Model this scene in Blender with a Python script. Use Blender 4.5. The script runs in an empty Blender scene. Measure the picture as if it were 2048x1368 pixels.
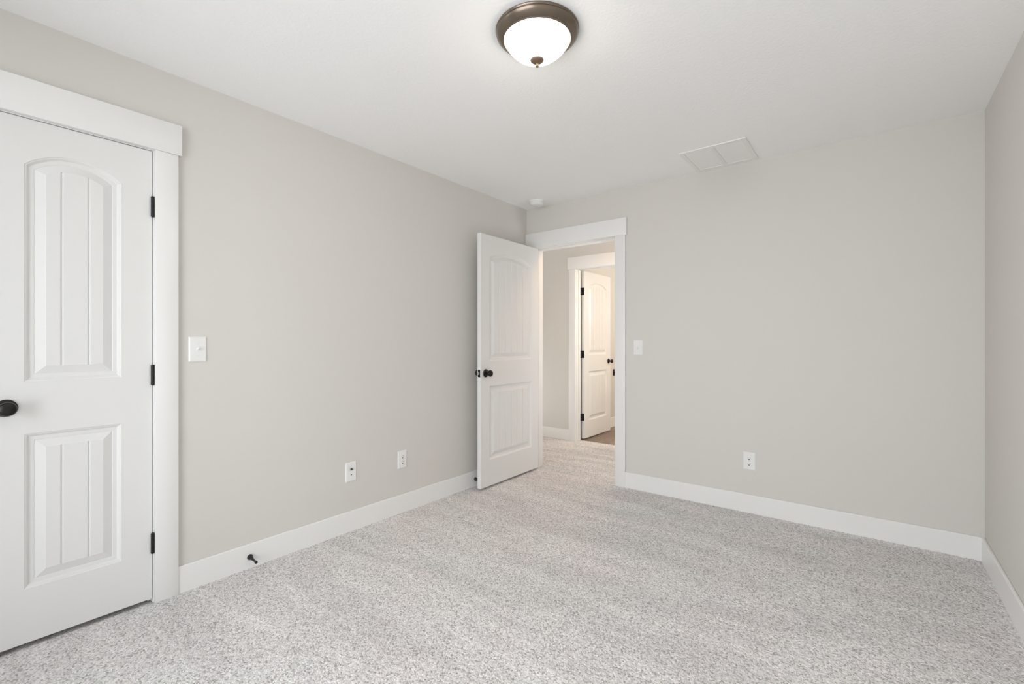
import bpy, bmesh, math, random
import numpy as np
from math import pi, radians, sin, cos, sqrt
from mathutils import Vector, Matrix

scene = bpy.context.scene
C = scene.collection
random.seed(7)

# ------------------------------------------------------------------ camera, world, exposure
ROOM_W, ROOM_L, H = 3.07, 4.80, 2.44          # x 0..3.07, y -4.80..0
cam_data = bpy.data.cameras.new('camera')
cam_data.sensor_width = 36.0
cam_data.lens = 922.0 / 2048.0 * 36.0
cam_data.clip_start = 0.02
cam = bpy.data.objects.new('camera', cam_data)
C.objects.link(cam)
cam.location = (2.583, -3.545, 1.185)
cam.rotation_euler = (radians(90), 0, math.atan2(718.0, 922.0))
scene.camera = cam

vs = scene.view_settings
vs.view_transform = 'Standard'
vs.look = 'None'
vs.exposure = 0.07
vs.gamma = 1.0
vs.use_curve_mapping = False

SKY = 6.8
world = bpy.data.worlds.new('overcast_sky')
scene.world = world
world.use_nodes = True
wn = world.node_tree.nodes
wl = world.node_tree.links
wn.clear()
w_out = wn.new('ShaderNodeOutputWorld')
w_bg = wn.new('ShaderNodeBackground')
w_tc = wn.new('ShaderNodeTexCoord')
w_sep = wn.new('ShaderNodeSeparateXYZ')
w_ramp = wn.new('ShaderNodeValToRGB')
w_map = wn.new('ShaderNodeMapRange')
w_map.inputs['From Min'].default_value = -1
w_map.inputs['From Max'].default_value = 1
wl.new(w_tc.outputs['Generated'], w_sep.inputs[0])
wl.new(w_sep.outputs['Z'], w_map.inputs['Value'])
wl.new(w_map.outputs[0], w_ramp.inputs[0])
cr = w_ramp.color_ramp
cr.elements[0].position = 0.44
cr.elements[0].color = (0.80, 0.82, 0.83, 1)     # pale concrete and lawn below the horizon
cr.elements[1].position = 0.54
cr.elements[1].color = (0.92, 0.965, 1.0, 1)
wl.new(w_ramp.outputs[0], w_bg.inputs['Color'])
w_bg.inputs['Strength'].default_value = SKY
wl.new(w_bg.outputs[0], w_out.inputs['Surface'])

# bedroom window in the wall behind the camera: opening and its light portal
WX0, WX1, WZ0, WZ1 = 0.70, 2.85, 0.22, 2.28
VY0, VY1, VZ0, VZ1 = -4.72, -3.60, 0.15, 2.30    # unseen second window, added in the left wall to brighten the right side


def portal(w, h, loc, rot):
    p = bpy.data.lights.new('window_portal', 'AREA')
    p.shape = 'RECTANGLE'
    p.size = w
    p.size_y = h
    p.cycles.is_portal = True
    o = bpy.data.objects.new('window_portal', p)
    o.location = loc
    o.rotation_euler = rot
    C.objects.link(o)


portal(WX1 - WX0, WZ1 - WZ0, ((WX0 + WX1) / 2, -ROOM_L - 0.10, (WZ0 + WZ1) / 2), (radians(90), 0, 0))
portal(VY1 - VY0, VZ1 - VZ0, (-0.10, (VY0 + VY1) / 2, (VZ0 + VZ1) / 2), (radians(90), 0, radians(-90)))


def lamp_point(name, loc, power, col, r):
    l = bpy.data.lights.new(name, 'POINT')
    l.energy = power
    l.color = col
    l.shadow_soft_size = r
    o = bpy.data.objects.new(name, l)
    o.location = loc
    C.objects.link(o)
    return o


hl = bpy.data.lights.new('hall_lamp', 'AREA')           # flush disc light on the hall ceiling
hl.shape = 'DISK'
hl.size = 0.30
hl.energy = 6.5
hl.color = (1.0, 0.60, 0.30)
ho = bpy.data.objects.new('hall_lamp', hl)
ho.location = (0.75, 0.55, H - 0.03)
C.objects.link(ho)
lamp_point('bathroom_lamp', (1.50, 2.30, 1.75), 45.0, (1.0, 0.90, 0.77), 0.15)

try:
    scene.cycles.use_denoising = True
    scene.cycles.max_bounces = 16
    scene.cycles.diffuse_bounces = 12
    scene.cycles.glossy_bounces = 4
    scene.cycles.transparent_max_bounces = 8
    scene.cycles.caustics_reflective = False
    scene.cycles.caustics_refractive = False
except Exception:
    pass


# ------------------------------------------------------------------ materials
def mat(name, col, rough=0.5, metal=0.0, spec=0.5, bump=None, vary=None):
    m = bpy.data.materials.new(name)
    m.use_nodes = True
    nt = m.node_tree
    b = nt.nodes['Principled BSDF']
    b.inputs['Base Color'].default_value = (*col, 1)
    b.inputs['Roughness'].default_value = rough
    b.inputs['Metallic'].default_value = metal
    b.inputs['Specular IOR Level'].default_value = spec
    tc = nt.nodes.new('ShaderNodeTexCoord')
    if vary:                                       # (scale, amount): faint mottling of the finish
        n = nt.nodes.new('ShaderNodeTexNoise')
        n.inputs['Scale'].default_value = vary[0]
        n.inputs['Detail'].default_value = 3
        mx = nt.nodes.new('ShaderNodeMix')
        mx.data_type = 'RGBA'
        nt.links.new(tc.outputs['Object'], n.inputs['Vector'])
        nt.links.new(n.outputs['Fac'], mx.inputs[0])
        a = vary[1]
        mx.inputs[6].default_value = (*[c * (1 - a) for c in col], 1)
        mx.inputs[7].default_value = (*[min(1, c * (1 + a)) for c in col], 1)
        nt.links.new(mx.outputs[2], b.inputs['Base Color'])
    if bump:                                       # (scale, strength, distance)
        n = nt.nodes.new('ShaderNodeTexNoise')
        n.inputs['Scale'].default_value = bump[0]
        n.inputs['Detail'].default_value = 2
        bp = nt.nodes.new('ShaderNodeBump')
        bp.inputs['Strength'].default_value = bump[1]
        bp.inputs['Distance'].default_value = bump[2]
        nt.links.new(tc.outputs['Object'], n.inputs['Vector'])
        nt.links.new(n.outputs['Fac'], bp.inputs['Height'])
        nt.links.new(bp.outputs['Normal'], b.inputs['Normal'])
    return m


M_WALL = mat('greige_wall_paint', (0.65, 0.632, 0.603), 0.6, spec=0.3, bump=(140, 0.12, 0.002))
M_CEIL = mat("white_ceiling_paint", (0.885, 0.89, 0.895), 0.8, spec=0.2, bump=(90, 0.35, 0.003))
M_WHITE = mat('white_trim_paint', (0.80, 0.797, 0.79), 0.32, spec=0.45, vary=(3, 0.006))
M_DOOR = mat('white_door_paint', (0.745, 0.743, 0.737), 0.34, spec=0.45, bump=(260, 0.03, 0.0006))
M_PLASTIC = mat('white_plastic', (0.79, 0.79, 0.78), 0.3, vary=(30, 0.004))
M_BRONZE = mat('dark_bronze', (0.018, 0.016, 0.015), 0.34, metal=0.55, vary=(60, 0.2))
M_BLACK = mat('black_satin_metal', (0.02, 0.019, 0.019), 0.35, metal=0.6, vary=(40, 0.15))
M_STOP = mat('black_gloss_metal', (0.016, 0.015, 0.015), 0.24, metal=0.3, vary=(40, 0.15))
M_RUBBER = mat('black_rubber', (0.012, 0.012, 0.012), 0.7, vary=(60, 0.1))
M_PAN = mat('brushed_bronze_pan', (0.205, 0.165, 0.130), 0.29, metal=0.9, vary=(20, 0.08))
M_FINIAL = mat('bronze_finial', (0.24, 0.175, 0.125), 0.36, metal=0.8, vary=(40, 0.08))
M_STEEL = mat('steel', (0.55, 0.53, 0.50), 0.3, metal=1.0, vary=(80, 0.1))
M_BRASS = mat('grey_connector_metal', (0.20, 0.19, 0.17), 0.35, metal=0.9, vary=(80, 0.1))
M_HOLE = mat('dark_slot', (0.03, 0.028, 0.026), 0.8, vary=(80, 0.1))
M_SUB = mat('subfloor', (0.30, 0.25, 0.2), 0.9, vary=(12, 0.1))


def glass_lamp():
    m = bpy.data.materials.new('lit_frosted_glass')
    m.use_nodes = True
    nt = m.node_tree
    b = nt.nodes['Principled BSDF']
    b.inputs['Base Color'].default_value = (0.9, 0.87, 0.82, 1)
    b.inputs['Roughness'].default_value = 0.35
    n = nt.nodes.new('ShaderNodeTexNoise')
    n.inputs['Scale'].default_value = 9
    mx = nt.nodes.new('ShaderNodeMix')
    mx.data_type = 'RGBA'
    mx.inputs[6].default_value = (1.0, 0.90, 0.79, 1)
    mx.inputs[7].default_value = (1.0, 0.92, 0.82, 1)
    nt.links.new(n.outputs['Fac'], mx.inputs[0])
    nt.links.new(mx.outputs[2], b.inputs['Emission Color'])
    # the bulbs sit low in the bowl: brightest at the bottom, dimmer towards the rim
    tc = nt.nodes.new('ShaderNodeTexCoord')
    sp = nt.nodes.new('ShaderNodeSeparateXYZ')
    nt.links.new(tc.outputs['Object'], sp.inputs[0])
    mr = nt.nodes.new('ShaderNodeMapRange')
    mr.interpolation_type = 'SMOOTHSTEP'
    mr.inputs['From Min'].default_value = -0.045
    mr.inputs['From Max'].default_value = -0.108
    mr.inputs['To Min'].default_value = 4.0
    mr.inputs['To Max'].default_value = 42.0
    nt.links.new(sp.outputs['Z'], mr.inputs['Value'])
    nt.links.new(mr.outputs[0], b.inputs['Emission Strength'])
    return m


M_LAMP = glass_lamp()


def window_glass():
    m = bpy.data.materials.new('window_glass')
    m.use_nodes = True
    nt = m.node_tree
    nt.nodes.remove(nt.nodes['Principled BSDF'])
    out = nt.nodes['Material Output']
    t = nt.nodes.new('ShaderNodeBsdfTransparent')
    g = nt.nodes.new('ShaderNodeBsdfGlossy')
    g.inputs['Roughness'].default_value = 0.02
    f = nt.nodes.new('ShaderNodeFresnel')
    f.inputs['IOR'].default_value = 1.3
    mx = nt.nodes.new('ShaderNodeMixShader')
    nt.links.new(f.outputs[0], mx.inputs[0])
    nt.links.new(t.outputs[0], mx.inputs[1])
    nt.links.new(g.outputs[0], mx.inputs[2])
    nt.links.new(mx.outputs[0], out.inputs['Surface'])
    return m


M_GLASS = window_glass()


def carpet_mat():
    m = bpy.data.materials.new('grey_cut_pile_carpet')
    m.use_nodes = True
    nt = m.node_tree
    L = nt.links.new
    b = nt.nodes['Principled BSDF']
    b.inputs['Roughness'].default_value = 0.95
    b.inputs['Specular IOR Level'].default_value = 0.1
    tc = nt.nodes.new('ShaderNodeTexCoord')
    # heathered yarn: every tuft a slightly different grey
    v = nt.nodes.new('ShaderNodeTexVoronoi')
    v.inputs['Scale'].default_value = 175
    L(tc.outputs['Object'], v.inputs['Vector'])
    sep = nt.nodes.new('ShaderNodeSeparateColor')
    L(v.outputs['Color'], sep.inputs[0])
    ramp = nt.nodes.new('ShaderNodeValToRGB')
    e = ramp.color_ramp.elements
    e[0].position = 0.0
    e[0].color = (0.37, 0.35, 0.35, 1)
    e[1].position = 1.0
    e[1].color = (0.87, 0.848, 0.85, 1)
    k = e.new(0.28)
    k.color = (0.63, 0.611, 0.609, 1)
    k = e.new(0.72)
    k.color = (0.75, 0.731, 0.729, 1)
    L(sep.outputs[0], ramp.inputs[0])
    # sheen of the brushed pile lay painted into the colour: long soft tracks
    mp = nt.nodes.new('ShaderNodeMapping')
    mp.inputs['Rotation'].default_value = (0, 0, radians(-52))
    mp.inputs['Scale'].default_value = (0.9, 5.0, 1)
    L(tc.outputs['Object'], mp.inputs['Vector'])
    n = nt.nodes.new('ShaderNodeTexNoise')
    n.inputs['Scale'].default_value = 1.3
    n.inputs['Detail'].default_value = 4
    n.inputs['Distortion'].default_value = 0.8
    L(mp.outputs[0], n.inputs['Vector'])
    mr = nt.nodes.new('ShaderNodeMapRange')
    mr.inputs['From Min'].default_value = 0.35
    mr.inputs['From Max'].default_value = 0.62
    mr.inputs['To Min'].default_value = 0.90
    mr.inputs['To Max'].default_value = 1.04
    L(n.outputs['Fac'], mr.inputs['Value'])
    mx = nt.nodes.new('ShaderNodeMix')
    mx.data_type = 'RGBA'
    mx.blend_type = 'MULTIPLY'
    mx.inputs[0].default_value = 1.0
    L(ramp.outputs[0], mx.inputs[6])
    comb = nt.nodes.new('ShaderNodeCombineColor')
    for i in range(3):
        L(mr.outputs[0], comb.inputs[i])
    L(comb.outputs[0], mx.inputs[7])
    n2 = nt.nodes.new('ShaderNodeTexNoise')
    n2.inputs['Scale'].default_value = 2.6
    n2.inputs['Detail'].default_value = 3
    L(tc.outputs['Object'], n2.inputs['Vector'])
    r2 = nt.nodes.new('ShaderNodeValToRGB')
    r2.color_ramp.elements[0].position = 0.38
    r2.color_ramp.elements[0].color = (0.985, 1.0, 0.99, 1)
    r2.color_ramp.elements[1].position = 0.62
    r2.color_ramp.elements[1].color = (1.0, 0.98, 0.98, 1)
    L(n2.outputs['Fac'], r2.inputs[0])
    mx2 = nt.nodes.new('ShaderNodeMix')
    mx2.data_type = 'RGBA'
    mx2.blend_type = 'MULTIPLY'
    mx2.inputs[0].default_value = 1.0
    L(mx.outputs[2], mx2.inputs[6])
    L(r2.outputs[0], mx2.inputs[7])
    L(mx2.outputs[2], b.inputs['Base Color'])
    bp = nt.nodes.new('ShaderNodeBump')
    bp.inputs['Strength'].default_value = 0.6
    bp.inputs['Distance'].default_value = 0.003
    L(v.outputs['Distance'], bp.inputs['Height'])
    bp.invert = True
    L(bp.outputs['Normal'], b.inputs['Normal'])
    return m


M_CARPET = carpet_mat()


def wood_mat():
    m = bpy.data.materials.new('brown_plank_floor')
    m.use_nodes = True
    nt = m.node_tree
    L = nt.links.new
    b = nt.nodes['Principled BSDF']
    b.inputs['Roughness'].default_value = 0.45
    tc = nt.nodes.new('ShaderNodeTexCoord')
    mp = nt.nodes.new('ShaderNodeMapping')
    mp.inputs['Rotation'].default_value = (0, 0, radians(90))
    L(tc.outputs['Object'], mp.inputs['Vector'])
    br = nt.nodes.new('ShaderNodeTexBrick')
    br.inputs['Scale'].default_value = 1.0
    br.inputs['Brick Width'].default_value = 1.2
    br.inputs['Row Height'].default_value = 0.15
    br.inputs['Mortar Size'].default_value = 0.0015
    br.inputs['Color1'].default_value = (0.25, 0.18, 0.135, 1)
    br.inputs['Color2'].default_value = (0.36, 0.28, 0.22, 1)
    br.inputs['Mortar'].default_value = (0.10, 0.07, 0.05, 1)
    L(mp.outputs[0], br.inputs['Vector'])
    n = nt.nodes.new('ShaderNodeTexNoise')
    mp2 = nt.nodes.new('ShaderNodeMapping')
    mp2.inputs['Scale'].default_value = (40, 2.2, 1)
    L(tc.outputs['Object'], mp2.inputs['Vector'])
    L(mp2.outputs[0], n.inputs['Vector'])
    n.inputs['Detail'].default_value = 5
    mx = nt.nodes.new('ShaderNodeMix')
    mx.data_type = 'RGBA'
    mx.blend_type = 'MULTIPLY'
    mx.inputs[0].default_value = 0.5
    L(br.outputs['Color'], mx.inputs[6])
    L(n.outputs['Color'], mx.inputs[7])
    L(mx.outputs[2], b.inputs['Base Color'])
    return m


M_WOOD = wood_mat()


# ------------------------------------------------------------------ helpers
def obj(name, bm, m, parent=None, smooth=False, normals=True):
    me = bpy.data.meshes.new(name)
    if normals:
        bmesh.ops.recalc_face_normals(bm, faces=bm.faces[:])
    bm.to_mesh(me)
    bm.free()
    me.materials.append(m)
    if smooth:
        for p in me.polygons:
            p.use_smooth = True
        me.set_sharp_from_angle(angle=radians(38))
    o = bpy.data.objects.new(name, me)
    C.objects.link(o)
    if parent:
        o.parent = parent
    return o


def tag(o, label, cat, group=None, kind=None):
    o['label'] = label
    o['category'] = cat
    if group:
        o['group'] = group
    if kind:
        o['kind'] = kind
    return o


def thing(name, label, cat, loc=(0, 0, 0), rotz=0.0, group=None, kind=None):
    o = bpy.data.objects.new(name, None)
    C.objects.link(o)
    o.location = loc
    o.rotation_euler = (0, 0, rotz)
    o.empty_display_size = 0.1
    return tag(o, label, cat, group, kind)


def box(bm, x0, x1, y0, y1, z0, z1, bev=0.0, seg=2):
    vs_ = [bm.verts.new((x, y, z)) for x in (x0, x1) for y in (y0, y1) for z in (z0, z1)]
    q = [(0, 1, 3, 2), (4, 6, 7, 5), (0, 4, 5, 1), (2, 3, 7, 6), (0, 2, 6, 4), (1, 5, 7, 3)]
    fs = [bm.faces.new([vs_[i] for i in f]) for f in q]
    if bev > 0:
        es = list({e for f in fs for e in f.edges})
        bmesh.ops.bevel(bm, geom=es, offset=bev, segments=seg, affect='EDGES', profile=0.5)


def bxo(name, dims, m, parent=None, bev=0.0, smooth=False):
    bm = bmesh.new()
    box(bm, *dims, bev=bev)
    return obj(name, bm, m, parent, smooth=bev > 0 or smooth)


def lathe(bm, prof, axis='z', n=48, origin=(0, 0, 0), cap=True):
    """prof: list of (radius, height); axis '-y' points out of a wall towards the viewer."""
    def P(r, h, a):
        c, s = r * cos(a), r * sin(a)
        if axis == 'z':
            v = (c, s, h)
        else:                      # out along -y
            v = (c, -h, s)
        return (v[0] + origin[0], v[1] + origin[1], v[2] + origin[2])
    rings = []
    for r, h in prof:
        if r < 1e-6:
            rings.append([bm.verts.new(P(0, h, 0))])
        else:
            rings.append([bm.verts.new(P(r, h, 2 * pi * i / n)) for i in range(n)])
    for A, B in zip(rings[:-1], rings[1:]):
        for i in range(n):
            j = (i + 1) % n
            if len(A) == 1 and len(B) == 1:
                continue
            if len(A) == 1:
                bm.faces.new((A[0], B[i], B[j]))
            elif len(B) == 1:
                bm.faces.new((A[i], B[0], A[j]))
            else:
                bm.faces.new((A[i], B[i], B[j], A[j]))
    if cap:
        for R in (rings[0], rings[-1]):
            if len(R) > 2:
                bm.faces.new(R)


def lath(name, prof, m, parent, axis='-y', n=32, origin=(0, 0, 0)):
    bm = bmesh.new()
    lathe(bm, prof, axis, n, origin)
    return obj(name, bm, m, parent, smooth=True)


# ------------------------------------------------------------------ room shell
WT = 0.12                                  # wall thickness
CD0, CD1 = -3.409, -2.893                  # closet opening (jamb faces) along y
CDT = 2.056                                # opening heads
FD0, FD1 = 0.096, 0.908                    # bedroom doorway along x
HALL_Y = 1.285                             # opposite wall of the hall
BD0, BD1 = -0.203, 0.514                   # bathroom doorway along x
JT = 0.018                                 # jamb board


def wall(name, label, boxes, m=M_WALL):
    bm = bmesh.new()
    for b in boxes:
        box(bm, *b)
    o = obj(name, bm, m)
    return tag(o, label, 'wall', kind='structure')


B = -ROOM_L
wall('wall_left', 'long greige bedroom wall with the closet door', [
    (-WT, 0, B - WT, VY0, 0, H), (-WT, 0, VY1, CD0 - JT, 0, H), (-WT, 0, VY0, VY1, 0, VZ0), (-WT, 0, VY0, VY1, VZ1, H),
    (-WT, 0, CD1 + JT, 0, 0, H), (-WT, 0, CD0 - JT, CD1 + JT, CDT + JT, H)])
wall('wall_far', 'greige bedroom wall with the open doorway to the hall', [
    (-2.0, FD0 - JT, 0, WT, 0, H), (FD1 + JT, ROOM_W + 1.0, 0, WT, 0, H), (FD0 - JT, FD1 + JT, 0, WT, CDT + JT, H)])
wall('wall_right', 'greige bedroom wall at the right edge of the photo', [(ROOM_W, ROOM_W + WT, B - WT, 0, 0, H)])
wall('wall_back', 'greige bedroom wall behind the camera with the window', [
    (0, WX0, B - WT, B, 0, H), (WX1, ROOM_W, B - WT, B, 0, H), (WX0, WX1, B - WT, B, 0, WZ0), (WX0, WX1, B - WT, B, WZ1, H)])
wall('wall_hall', 'greige hall wall around the bathroom doorway, seen through the open door', [
    (-2.0, BD0 - JT, HALL_Y, HALL_Y + WT, -0.05, H), (BD1 + JT, ROOM_W + 1.0, HALL_Y, HALL_Y + WT, -0.05, H),
    (BD0 - JT, BD1 + JT, HALL_Y, HALL_Y + WT, CDT + JT, H)])
wall('wall_hall_end', 'greige end walls of the hall beyond the doorway', [
    (-2.12, -2.0, 0, HALL_Y + WT, 0, H), (ROOM_W + 1.0, ROOM_W + 1.12, 0, HALL_Y + WT, 0, H)])
SX = -0.285                                # bathroom side wall
wall('wall_bathroom', 'bathroom walls beyond the far white door', [
    (SX - 0.1, SX, HALL_Y + WT, 4.0, -0.05, H), (SX, 2.1, 3.9, 4.0, -0.05, H), (2.0, 2.1, HALL_Y + WT, 3.9, -0.05, H)])
wall('wall_closet', 'walls of the closet behind the closed door', [
    (-0.80, -0.70, -3.58, -1.9, 0, H), (-0.70, -WT, -3.58, -3.52, 0, H), (-0.70, -WT, -2.0, -1.9, 0, H)])

bm = bmesh.new()
box(bm, -WT, ROOM_W + WT, B - WT, 0.0, H, H + 0.1)
tag(obj('ceiling', bm, M_CEIL), 'white textured bedroom ceiling', 'ceiling', kind='structure')
bm = bmesh.new()
box(bm, -2.12, ROOM_W + 1.12, 0.0, 4.0, H, H + 0.1)
tag(obj('ceiling_hall', bm, M_CEIL), 'white ceiling over the hall and bathroom', 'ceiling', kind='structure')
bm = bmesh.new()
box(bm, -0.80, -WT, -3.58, -1.9, H, H + 0.1)
tag(obj('ceiling_closet', bm, M_CEIL), 'white ceiling inside the closet', 'ceiling', kind='structure')


# carpet: a real pile surface, tufts a few millimetres apart
def carpet(name, x0, x1, y0, y1, step, label, hole=None):
    nx, ny = int((x1 - x0) / step) + 1, int((y1 - y0) / step) + 1
    rng = np.random.default_rng(3)
    xs, ys = np.linspace(x0, x1, nx), np.linspace(y0, y1, ny)
    X, Y = np.meshgrid(xs, ys, indexing='ij')
    Z = rng.random((nx, ny)) * 0.0036 - 0.0026
    jx = (rng.random((nx, ny)) - 0.5) * step * 0.5
    jy = (rng.random((nx, ny)) - 0.5) * step * 0.5
    jx[[0, -1]] = 0
    jy[:, [0, -1]] = 0
    co = np.stack([X + jx, Y + jy, Z], -1).reshape(-1, 3).astype(np.float32)
    i = np.arange(nx * ny).reshape(nx, ny)
    q = np.stack([i[:-1, :-1], i[1:, :-1], i[1:, 1:], i[:-1, 1:]], -1).reshape(-1, 4).astype(np.int32)
    me = bpy.data.meshes.new(name)
    me.vertices.add(len(co))
    me.vertices.foreach_set('co', co.ravel())
    me.loops.add(q.size)
    me.loops.foreach_set('vertex_index', q.ravel())
    me.polygons.add(len(q))
    me.polygons.foreach_set('loop_start', np.arange(0, q.size, 4, dtype=np.int32))
    me.polygons.foreach_set('use_smooth', np.ones(len(q), dtype=bool))
    me.update(calc_edges=True)
    me.validate()
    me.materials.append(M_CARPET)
    o = bpy.data.objects.new(name, me)
    C.objects.link(o)
    tag(o, label, 'carpet', kind='structure')
    return o


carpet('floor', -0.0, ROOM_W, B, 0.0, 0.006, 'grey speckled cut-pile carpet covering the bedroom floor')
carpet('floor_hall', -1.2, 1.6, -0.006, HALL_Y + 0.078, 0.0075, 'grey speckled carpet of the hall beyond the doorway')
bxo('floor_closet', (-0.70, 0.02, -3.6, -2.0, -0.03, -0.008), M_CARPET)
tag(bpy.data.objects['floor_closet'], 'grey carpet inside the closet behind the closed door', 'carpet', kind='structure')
bxo('floor_bathroom', (SX, 2.0, HALL_Y + 0.075, 3.9, -0.05, -0.004), M_WOOD)
tag(bpy.data.objects['floor_bathroom'], 'brown wood plank floor of the bathroom', 'floor', kind='structure')


# baseboards: flat board with an eased top edge
def baseboard(name, dims, label):
    bm = bmesh.new()
    box(bm, *dims)
    es = [e for e in bm.edges if all(abs(v.co.z - dims[5]) < 1e-6 for v in e.verts)]
    bmesh.ops.bevel(bm, geom=es, offset=0.004, segments=2, affect='EDGES', profile=0.5)
    o = obj(name, bm, M_WHITE)
    return tag(o, label, 'baseboard', kind='structure')


BT, BH = 0.014, 0.126
CW, CT = 0.089, 0.019                      # casing width, thickness
baseboard('baseboard_left', (0, BT, CD1 + 0.005 + CW, -0.0, -0.004, BH), 'white baseboard along the wall with the closet door')
baseboard('baseboard_left_near', (0, BT, B, CD0 - 0.005 - CW, -0.004, BH), 'white baseboard behind the closet door casing, by the camera')
baseboard('baseboard_far', (FD1 + 0.005 + CW, ROOM_W - BT, -BT, 0, -0.004, BH), 'white baseboard along the wall with the duplex outlet and ceiling vent')
baseboard('baseboard_right', (ROOM_W - BT, ROOM_W, B, 0, -0.004, BH), 'white baseboard along the wall at the right edge of the photo')
baseboard('baseboard_back', (BT, ROOM_W - BT, B, B + BT, -0.004, BH), 'white baseboard under the bedroom window')
baseboard('baseboard_hall', (-1.2, BD0 - 0.005 - CW, HALL_Y - BT, HALL_Y, -0.004, BH), 'white baseboard in the hall beside the bathroom doorway')
baseboard('baseboard_bathroom', (SX, SX + BT, HALL_Y + WT + 0.02, 3.9, -0.004, BH), 'white baseboard in the bathroom behind the far white door')


# door casings: side boards, thicker header with ears, jamb boards with a stop
def casing(name, label, loc, rotz, a0, a1, side0=True, ear0=0.012, both=False, stop_y=(0.037, 0.073)):
    """local x along the wall, local y into the wall, viewer at -y. opening a0..a1"""
    t = thing(name, label, 'door casing', loc, rotz, kind='structure')
    r = 0.005
    ht = CDT + 0.003
    if side0:
        bxo('side_casing', (a0 - r - CW, a0 - r, -CT, 0, -0.004, ht), M_WHITE, t, bev=0.0015)
    bxo('side_casing', (a1 + r, a1 + r + CW, -CT, 0, -0.004, ht), M_WHITE, t, bev=0.0015)
    bxo('header_board', (a0 - r - CW - ear0, a1 + r + CW + 0.012, -0.026, 0, ht, ht + 0.141), M_WHITE, t, bev=0.0015)
    if both:
        bxo('side_casing', (a0 - r - CW, a0 - r, WT, WT + CT, -0.004, ht), M_WHITE, t, bev=0.0015)
        bxo('side_casing', (a1 + r, a1 + r + CW, WT, WT + CT, -0.004, ht), M_WHITE, t, bev=0.0015)
        bxo('header_board', (a0 - r - CW - 0.012, a1 + r + CW + 0.012, WT, WT + 0.026, ht, ht + 0.141), M_WHITE, t, bev=0.0015)
    bxo('jamb', (a0 - JT, a0, 0, WT, -0.004, CDT), M_WHITE, t, bev=0.001)
    bxo('jamb', (a1, a1 + JT, 0, WT, -0.004, CDT), M_WHITE, t, bev=0.001)
    bxo('head_jamb', (a0 - JT, a1 + JT, 0, WT, CDT, CDT + JT), M_WHITE, t, bev=0.001)
    s0, s1 = stop_y
    bxo('door_stop_strip', (a0, a0 + 0.011, s0, s1, -0.004, CDT), M_WHITE, t, bev=0.0015)
    bxo('door_stop_strip', (a1 - 0.011, a1, s0, s1, -0.004, CDT), M_WHITE, t, bev=0.0015)
    bxo('door_stop_strip', (a0 + 0.011, a1 - 0.011, s0, s1, CDT - 0.011, CDT), M_WHITE, t, bev=0.0015)
    return t


R90 = radians(90)
# closet: local x = world y, local y = -world x
casing('trim_1', 'white casing and header board around the closed closet door', (0, 0, 0), R90, CD0, CD1)
casing('trim_2', 'white casing and header board around the open bedroom doorway', (0, 0, 0), 0, FD0, FD1, ear0=0.0, both=True)
casing('trim_3', 'white casing and header board around the bathroom doorway in the hall', (0, HALL_Y, 0), 0, BD0, BD1,
       stop_y=(0.047, 0.083))


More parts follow.
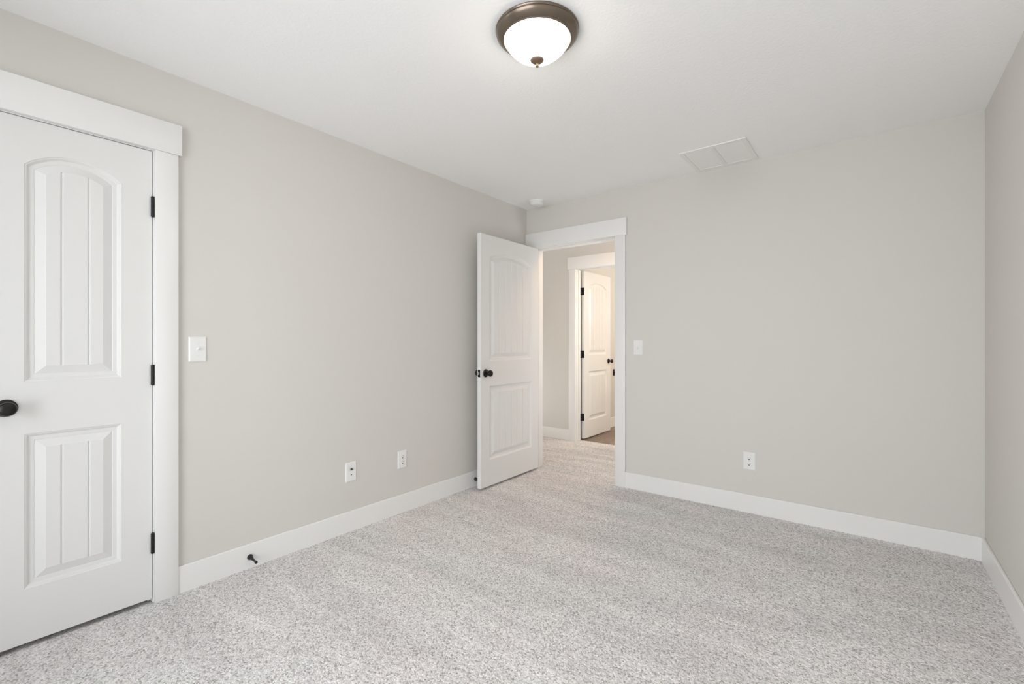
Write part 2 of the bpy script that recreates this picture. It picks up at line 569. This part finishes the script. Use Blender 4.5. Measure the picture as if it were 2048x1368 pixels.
# ------------------------------------------------------------------ doors
def door_face(bm, w, h, panels, ngroove, ysign, y0):
    """Moulded two-panel face. panels: (z0, z1 corner, apex). depth goes along ysign from y0."""
    st = 0.108
    px0, px1 = st, w - st
    pw = px1 - px0
    xc = w / 2
    PROF = [(0.0, 0.0), (0.003, 0.0026), (0.006, 0.0034), (0.0135, 0.0118), (0.027, 0.0124), (0.029, 0.0136),
            (0.0585, 0.0030), (0.060, 0.0022)]
    din = PROF[-1][0]
    fw = pw - 2 * din
    fr = set()
    gset = set()
    for k in range(ngroove):
        g = xc + (k - (ngroove - 1) / 2) * 0.082
        for dx in (-0.0048, -0.0012, 0.0012, 0.0048):
            f = round((g + dx - px0 - din) / fw, 6)
            fr.add(f)
            if abs(dx) < 0.003:
                gset.add(f)
    base = np.linspace(0, 1, 15)
    for f in base:
        if all(abs(f - q) * fw > 0.006 for q in fr) or f in (0.0, 1.0):
            fr.add(round(float(f), 6))
    fr = sorted(fr)
    V = lambda x, z, d: bm.verts.new((x, y0 + ysign * d, z))

    def Q(a, b, c, d):
        try:
            bm.faces.new((a, b, c, d))
        except ValueError:
            pass
    outer = []
    for (z0, zc, za) in panels:
        rings = []
        for d, dep in PROF:
            xsx = [px0 + d + f * (pw - 2 * d) for f in fr]
            if za > zc:
                a, r = pw / 2, za - zc
                R = (a * a + r * r) / (2 * r)
                cz = za - R
                top = [cz + sqrt(max(0, (R - d) ** 2 - (x - xc) ** 2)) for x in xsx]
            else:
                top = [zc - d] * len(xsx)
            last = d == din
            lo, hi = [], []
            for f, x, zt in zip(fr, xsx, top):
                dd = dep + (0.0046 if (last and f in gset) else 0.0)
                lo.append(V(x, z0 + d, dd))
                hi.append(V(x, zt, dd))
            rings.append((lo, hi))
        n = len(fr)
        for (l0, h0), (l1, h1) in zip(rings[:-1], rings[1:]):
            for k in range(n - 1):
                Q(l0[k], l0[k + 1], l1[k + 1], l1[k])
                Q(h0[k], h1[k], h1[k + 1], h0[k + 1])
            Q(l0[0], l1[0], h1[0], h0[0])
            Q(l0[-1], h0[-1], h1[-1], l1[-1])
        lo, hi = rings[-1]
        for k in range(n - 1):
            Q(lo[k], lo[k + 1], hi[k + 1], hi[k])
        outer.append(rings[0])
    n = len(fr)
    xs = [px0 + f * pw for f in fr]
    brow = [V(x, 0, 0) for x in xs]
    trow = [V(x, h, 0) for x in xs]
    (l0, h0), (l1, h1) = outer
    for k in range(n - 1):
        Q(brow[k], brow[k + 1], l0[k + 1], l0[k])
        Q(h0[k], h0[k + 1], l1[k + 1], l1[k])
        Q(h1[k], h1[k + 1], trow[k + 1], trow[k])
    for idx, xe in ((0, 0.0), (-1, w)):
        inner = [brow[idx], l0[idx], h0[idx], l1[idx], h1[idx], trow[idx]]
        edge = [V(xe, v.co.z, 0) for v in inner]
        for k in range(5):
            Q(inner[k], inner[k + 1], edge[k + 1], edge[k])


def door_slab(name, w, h, t, ngroove, parent):
    bm = bmesh.new()
    panels = [(0.209, 0.811, 0.811), (1.013, 1.858, 1.918)]
    door_face(bm, w, h, panels, ngroove, 1, 0.0)
    door_face(bm, w, h, panels, ngroove, -1, t)
    for f in ([(0, 0), (0, h)], [(w, 0), (w, h)]):
        v = [bm.verts.new((x, y, z)) for (x, z) in f for y in (0, t)]
        bm.faces.new((v[0], v[1], v[3], v[2]))
    for z in (0, h):
        v = [bm.verts.new((x, y, z)) for x in (0, w) for y in (0, t)]
        bm.faces.new((v[0], v[1], v[3], v[2]))
    bmesh.ops.remove_doubles(bm, verts=bm.verts[:], dist=1e-5)
    return obj(name, bm, M_DOOR, parent)


KNOB = [(0.011, 0.006), (0.010, 0.024), (0.012, 0.029), (0.019, 0.034), (0.0245, 0.041), (0.0265, 0.048),
        (0.0255, 0.0545), (0.0235, 0.0575), (0.0220, 0.0570), (0.0195, 0.0590), (0.012, 0.0625), (0.0, 0.0635)]
ROSE = [(0.0325, 0.0), (0.0325, 0.003), (0.030, 0.007), (0.024, 0.0095), (0.021, 0.0095), (0.017, 0.012), (0.0, 0.0125)]


def knob(parent, x, y, z, back=False):
    bm = bmesh.new()
    s = -1 if back else 1
    lathe(bm, KNOB, '-y', 40)
    for v in bm.verts:
        v.co = Vector((v.co.x, v.co.y * s, v.co.z))
    k = obj('door_knob', bm, M_BRONZE, parent, smooth=True)
    k.location = (x, y, z)
    bm = bmesh.new()
    lathe(bm, ROSE, '-y', 40)
    for v in bm.verts:
        v.co = Vector((v.co.x, v.co.y * s, v.co.z))
    obj('rosette', bm, M_BRONZE, k, smooth=True)
    return k


def hinge(parent, x, y, z, leaves=()):
    """knuckle barrel with ball ends; leaves: boxes relative to the barrel"""
    hh = 0.0455
    bm = bmesh.new()
    prof = [(0.0, -hh - 0.002), (0.0045, -hh - 0.0015), (0.0068, -hh + 0.001)]
    for k in range(1, 5):
        zz = -hh + 2 * hh * k / 5
        prof += [(0.0068, zz - 0.0006), (0.0060, zz), (0.0068, zz + 0.0006)]
    prof += [(0.0068, hh - 0.001), (0.0045, hh + 0.0015), (0.0, hh + 0.002)]
    lathe(bm, prof, 'z', 20)
    o = obj('hinge', bm, M_BLACK, parent, smooth=True)
    o.location = (x, y, z)
    for (b, faces) in leaves:
        lf = bxo('hinge_leaf', b, M_BLACK, o, bev=0.0008)
        for s in faces:
            bmx = bmesh.new()
            bmesh.ops.create_uvsphere(bmx, u_segments=10, v_segments=6, radius=0.0034)
            for v in bmx.verts:
                v.co = Vector((v.co.x + s[0], v.co.y * 0.4 + s[1], v.co.z + s[2]))
            obj('screw_head', bmx, M_STEEL, o, smooth=True)
    return o


DB, DH, DT = 0.018, 2.034, 0.035
HZ = (1.800 - DB, 1.035 - DB, 0.270 - DB)
KZ = 0.934 - DB

# closed closet door
d1 = thing('door_1', 'closed narrow white closet door with two beadboard panels and black knob', 'door', (0, CD0 + 0.0035, DB), R90, kind='structure')
W1 = CD1 - CD0 - 0.007
door_slab('door_panel', W1, DH, DT, 2, d1)
knob(d1, 0.060, 0, KZ)
for z in HZ:
    hinge(d1, W1 + 0.0015, -0.0062, z, [((-0.001, 0.001, 0.006, 0.034, -0.044, 0.044), ())])

# open bedroom door
d2 = thing('door_2', 'white two-panel bedroom door standing wide open in the far corner', 'door', (0.142, -0.8135, DB), R90 + radians(0.45), kind='structure')
W2 = 0.806
door_slab('door_panel', W2, DH, DT, 5, d2)
knob(d2, 0.060, 0, KZ)
knob(d2, 0.060, DT, KZ, back=True)
lp = bxo('latch_plate', (-0.0012, 0.001, 0.0055, 0.0295, KZ - 0.029, KZ + 0.029), M_BLACK, d2, bev=0.0005)
lb = bxo('latch_bolt', (-0.011, 0.0, 0.0105, 0.0235, KZ - 0.010, KZ + 0.010), M_STEEL, lp, bev=0.003)
for z in HZ:
    hinge(d2, W2 + 0.0015, DT + 0.0062, z, [((-0.0012, 0.0008, -0.034, -0.006, -0.044, 0.044), ())])

# bathroom door, opened into the bathroom
BFX = BD0 + 0.041
d3 = thing('door_3', 'warm-lit white bathroom door standing open beyond the hall', 'door', (BFX, HALL_Y + WT + 0.006, DB - 0.006), R90, kind='structure')
W3 = 0.710
door_slab('door_panel', W3, DH, DT, 4, d3)
knob(d3, W3 - 0.060, 0, KZ + 0.006)
knob(d3, W3 - 0.060, DT, KZ + 0.006, back=True)
for z in HZ:
    # one leaf lies on the door edge, one on the jamb
    hinge(d3, -0.0045, DT + 0.0055, z + 0.006, [
        ((0.0012, 0.0042, -0.0390, -0.008, -0.0445, 0.0445), ()),
        ((-0.034, -0.001, -0.0008, 0.0006, -0.0445, 0.0445), [(-0.020, -0.0012, 0.022), (-0.014, -0.0012, 0.0), (-0.020, -0.0012, -0.022)])])


# ------------------------------------------------------------------ bedroom window (behind the camera)
def window(name, label, loc, rotz, a0, a1, z0, z1):
    wi = thing(name, label, 'window', loc, rotz, kind='structure')
    f = 0.05
    ya, yb = 0.03, 0.09                     # local +y points out of the room
    bm = bmesh.new()
    box(bm, a0, a0 + f, ya, yb, z0, z1)
    box(bm, a1 - f, a1, ya, yb, z0, z1)
    box(bm, a0 + f, a1 - f, ya, yb, z0, z0 + f)
    box(bm, a0 + f, a1 - f, ya, yb, z1 - f, z1)
    xm = (a0 + a1) / 2
    box(bm, xm - 0.025, xm + 0.025, ya, yb, z0 + f, z1 - f)
    obj('window_frame', bm, M_WHITE, wi)
    for xa, xb in ((a0 + f, xm - 0.025), (xm + 0.025, a1 - f)):
        bxo('window_pane', (xa, xb, 0.058, 0.062, z0 + f, z1 - f), M_GLASS, wi)
    bxo('window_sill', (a0 - 0.04, a1 + 0.04, -0.05, 0.0, z0 - 0.025, z0), M_WHITE, wi, bev=0.003)


window('window_1', 'wide white framed bedroom window behind the camera', (0, B, 0), pi, -WX1, -WX0, WZ0, WZ1)
window('fill_window', 'unseen white framed window added behind the camera to light the right side', (0, 0, 0), R90, VY0, VY1, VZ0, VZ1)


# ------------------------------------------------------------------ ceiling light
cl = thing('ceiling_light', 'lit flush-mount ceiling light with bronze rim and frosted glass bowl', 'ceiling light', (1.52, -2.015, H))
PAN = [(0.166, 0.0), (0.168, -0.004), (0.1665, -0.008), (0.1635, -0.010), (0.1655, -0.013), (0.1640, -0.017), (0.158, -0.0245),
       (0.1505, -0.0305), (0.1435, -0.0345), (0.139, -0.0365), (0.1385, -0.0395), (0.1350, -0.0405), (0.1335, -0.036), (0.1335, -0.020), (0.0, -0.018)]
lath('rim', PAN, M_PAN, cl, axis='z', n=96)
dome = [(0.1320, -0.022), (0.1330, -0.034), (0.1318, -0.0405)]
RD = (0.1318 ** 2 + 0.079 ** 2) / (2 * 0.079)
a0 = math.asin(0.1318 / RD)
for k in range(1, 17):
    a = a0 * (1 - k / 16)
    dome.append((RD * sin(a) if k < 16 else 0.0, -0.0405 - 0.079 + RD * (1 - cos(a))))
lath('glass_bowl', dome, M_LAMP, cl, axis='z', n=96)
fin = [(0.0270, -0.1155), (0.0285, -0.1180), (0.0275, -0.1210), (0.0210, -0.1262), (0.0120, -0.1300), (0.0070, -0.1325), (0.0062, -0.1365),
       (0.0078, -0.1395), (0.0082, -0.1425), (0.0060, -0.1455), (0.0, -0.1464)]
lath('finial', fin, M_FINIAL, cl, axis='z', n=40)

# ------------------------------------------------------------------ smoke detector
sd = thing('smoke_detector', 'small round white smoke detector on the ceiling by the far corner', 'smoke detector', (0.235, -0.165, H))
lath('base_plate', [(0.070, 0.0), (0.070, -0.006), (0.068, -0.009), (0.0, -0.009)], M_PLASTIC, sd, axis='z', n=48)
lath('cover', [(0.0, -0.009), (0.063, -0.009), (0.063, -0.020), (0.060, -0.0215), (0.060, -0.025), (0.062, -0.0265), (0.060, -0.034),
               (0.054, -0.039), (0.040, -0.041), (0.020, -0.042), (0.0, -0.042)], M_PLASTIC, sd, axis='z', n=48)
lath('test_button', [(0.011, -0.0415), (0.011, -0.0445), (0.009, -0.0455), (0.0, -0.0455)], M_PLASTIC, sd, axis='z', n=24)

# ------------------------------------------------------------------ ceiling return-air vent
cv = thing('ceiling_vent', 'white square louvred air vent on the ceiling near the far wall', 'vent', (1.776, -0.240, H))
S = 0.203
bm = bmesh.new()
fw_ = 0.028
th = 0.007
box(bm, -S, S, -S, -S + fw_, -th, 0, bev=0.002)
box(bm, -S, S, S - fw_, S, -th, 0, bev=0.002)
box(bm, -S, -S + fw_, -S + fw_, S - fw_, -th, 0, bev=0.002)
box(bm, S - fw_, S, -S + fw_, S - fw_, -th, 0, bev=0.002)
box(bm, -0.012, 0.012, -S + fw_, S - fw_, -th, 0, bev=0.002)
obj('frame', bm, M_PLASTIC, cv)
for x0, x1 in ((-S + fw_, -0.012), (0.012, S - fw_)):
    bm = bmesh.new()
    n = 34
    ya, yb = -S + fw_, S - fw_
    st = (yb - ya) / n
    for k in range(n):
        y = ya + st * (k + 0.5)
        # tilted blade
        v = []
        for (dy, dz) in ((st * 0.56, -0.0045), (-st * 0.46, -0.0015), (-st * 0.46, -0.0008), (st * 0.56, -0.0038)):
            for x in (x0, x1):
                v.append(bm.verts.new((x, y + dy, dz)))
        for a, b_, c, d in ((0, 1, 3, 2), (2, 3, 5, 4), (4, 5, 7, 6), (6, 7, 1, 0)):
            bm.faces.new((v[a], v[b_], v[c], v[d]))
    obj('louver_panel', bm, M_PLASTIC, cv)


# ------------------------------------------------------------------ wall plates
def plate(parent, w=0.076, h=0.121):
    bm = bmesh.new()
    a, b = w / 2, h / 2
    back = [bm.verts.new((x, 0, z)) for x, z in ((-a, -b), (a, -b), (a, b), (-a, b))]
    mid = [bm.verts.new((x, -0.0028, z)) for x, z in ((-a, -b), (a, -b), (a, b), (-a, b))]
    i = 0.005
    fr = [bm.verts.new((x, -0.0062, z)) for x, z in ((-a + i, -b + i), (a - i, -b + i), (a - i, b - i), (-a + i, b - i))]
    for A, B_ in ((back, mid), (mid, fr)):
        for k in range(4):
            bm.faces.new((A[k], A[(k + 1) % 4], B_[(k + 1) % 4], B_[k]))
    bm.faces.new(fr)
    bm.faces.new(back)
    return obj('cover_plate', bm, M_PLASTIC, parent)


def screw(parent, z):
    lath('screw', [(0.0034, 0.0055), (0.0034, 0.0068), (0.0026, 0.0074), (0.0, 0.0074)], M_PLASTIC, parent, n=16, origin=(0, 0, z))


def toggle_switch(label, loc, rotz, up=True):
    t = thing('light_switch', label, 'light switch', loc, rotz, group='light switches')
    plate(t)
    bm = bmesh.new()
    box(bm, -0.0055, 0.0055, -0.0068, -0.0055, -0.0125, 0.0125)
    obj('toggle_opening', bm, M_PLASTIC, t)
    bm = bmesh.new()
    s = 1 if up else -1
    sec = [(-0.0065, 0.0045, 0.0048), (-0.0125, 0.0036, 0.0042), (-0.0185, 0.0033, 0.0036), (-0.0195, 0.0024, 0.0026)]
    rings = []
    for k, (y, rx, rz) in enumerate(sec):
        zc = s * (0.0 + 0.0088 * k / 3)
        rings.append([bm.verts.new((x, y, zc + z)) for x, z in ((-rx, -rz), (rx, -rz), (rx, rz), (-rx, rz))])
    for A, B_ in zip(rings[:-1], rings[1:]):
        for k in range(4):
            bm.faces.new((A[k], A[(k + 1) % 4], B_[(k + 1) % 4], B_[k]))
    bm.faces.new(rings[-1])
    bm.faces.new(rings[0])
    obj('toggle', bm, M_PLASTIC, t)
    screw(t, 0.030)
    screw(t, -0.030)
    return t


def duplex(label, loc, rotz):
    t = thing('wall_outlet', label, 'outlet', loc, rotz, group='duplex outlets')
    plate(t)
    for zc in (0.0195, -0.0195):
        bm = bmesh.new()
        pts = []
        for k in range(32):
            a = 2 * pi * k / 32
            pts.append((max(-0.0165, min(0.0165, 0.0175 * cos(a))), max(-0.0142, min(0.0142, 0.0175 * sin(a)))))
        A = [bm.verts.new((x, -0.0055, z + zc)) for x, z in pts]
        B_ = [bm.verts.new((x * 0.97, -0.0082, z * 0.97 + zc)) for x, z in pts]
        for k in range(32):
            bm.faces.new((A[k], A[(k + 1) % 32], B_[(k + 1) % 32], B_[k]))
        bm.faces.new(B_)
        r = obj('receptacle', bm, M_PLASTIC, t)
        for dx, hh in ((-0.0063, 0.0046), (0.0063, 0.0038)):
            bxo('blade_slot', (dx - 0.0012, dx + 0.0012, -0.00845, -0.008, zc + 0.0045 - hh, zc + 0.0045 + hh), M_HOLE, r)
        bm = bmesh.new()
        lathe(bm, [(0.0038, 0.0079), (0.0038, 0.0085), (0.0, 0.0085)], '-y', 14, (0, 0, zc - 0.0075))
        obj('ground_hole', bm, M_HOLE, r)
    screw(t, 0.0)
    return t


toggle_switch('white toggle switch plate beside the closet door casing', (0, -2.716, 1.150), R90, up=True)
toggle_switch('white toggle switch plate beside the open bedroom doorway', (1.107, 0, 1.139), 0, up=False)
duplex('white duplex outlet low on the wall between the cable plate and the open door', (0, -1.478, 0.366), R90)
duplex('white duplex outlet low on the wall beneath the ceiling vent', (1.915, 0, 0.357), 0)
cp = thing('cable_plate', 'white wall plate with a metal cable connector above a small jack', 'wall plate', (0, -1.880, 0.369), R90)
plate(cp)
cc = lath('cable_connector', [(0.0075, 0.0055), (0.0075, 0.0090), (0.0050, 0.0092), (0.0050, 0.0165), (0.0, 0.0165)], M_BRASS, cp, n=6, origin=(0, 0, 0.017))
lath('connector_pin', [(0.0026, 0.0164), (0.0026, 0.0169), (0.0, 0.0169)], M_HOLE, cc, n=12, origin=(0, 0, 0.017))
lath('jack', [(0.0042, 0.0055), (0.0042, 0.0080), (0.0, 0.0080)], M_BRASS, cp, n=16, origin=(0, 0, -0.0175))
screw(cp, 0.046)
screw(cp, -0.046)


# ------------------------------------------------------------------ baseboard door stops
def door_stop(label, y):
    t = thing('door_stop', label, 'door stop', (BT, y, 0.058), R90, group='black baseboard door stops')
    t.rotation_euler = (radians(5), 0, R90)           # droops slightly towards the carpet
    lath('body', [(0.0145, -0.001), (0.0145, 0.005), (0.0128, 0.010), (0.0098, 0.017), (0.0074, 0.026), (0.0058, 0.038), (0.0050, 0.050), (0.0052, 0.060),
                  (0.0064, 0.066), (0.0, 0.066)], M_STOP, t, n=32)
    lath('rubber_tip', [(0.0066, 0.0655), (0.0072, 0.068), (0.0071, 0.075), (0.0054, 0.0785), (0.0, 0.0792)], M_RUBBER, t, n=32)
    return t


door_stop('black concave door stop on the baseboard near the closet door', -2.482)
door_stop('black door stop on the baseboard beside the open bedroom door', -0.738)

# small black fitting on the bathroom side wall
pf = thing('paper_holder', 'small black bar fitting on the bathroom wall beyond the far door', 'wall fitting', (SX, 2.47, 0.755), R90)
bxo('holder_plate', (-0.02, 0.02, -0.010, 0, -0.045, 0.045), M_BLACK, pf, bev=0.004)
lath('post', [(0.009, 0.009), (0.009, 0.032), (0.0, 0.034)], M_BLACK, pf, n=20)
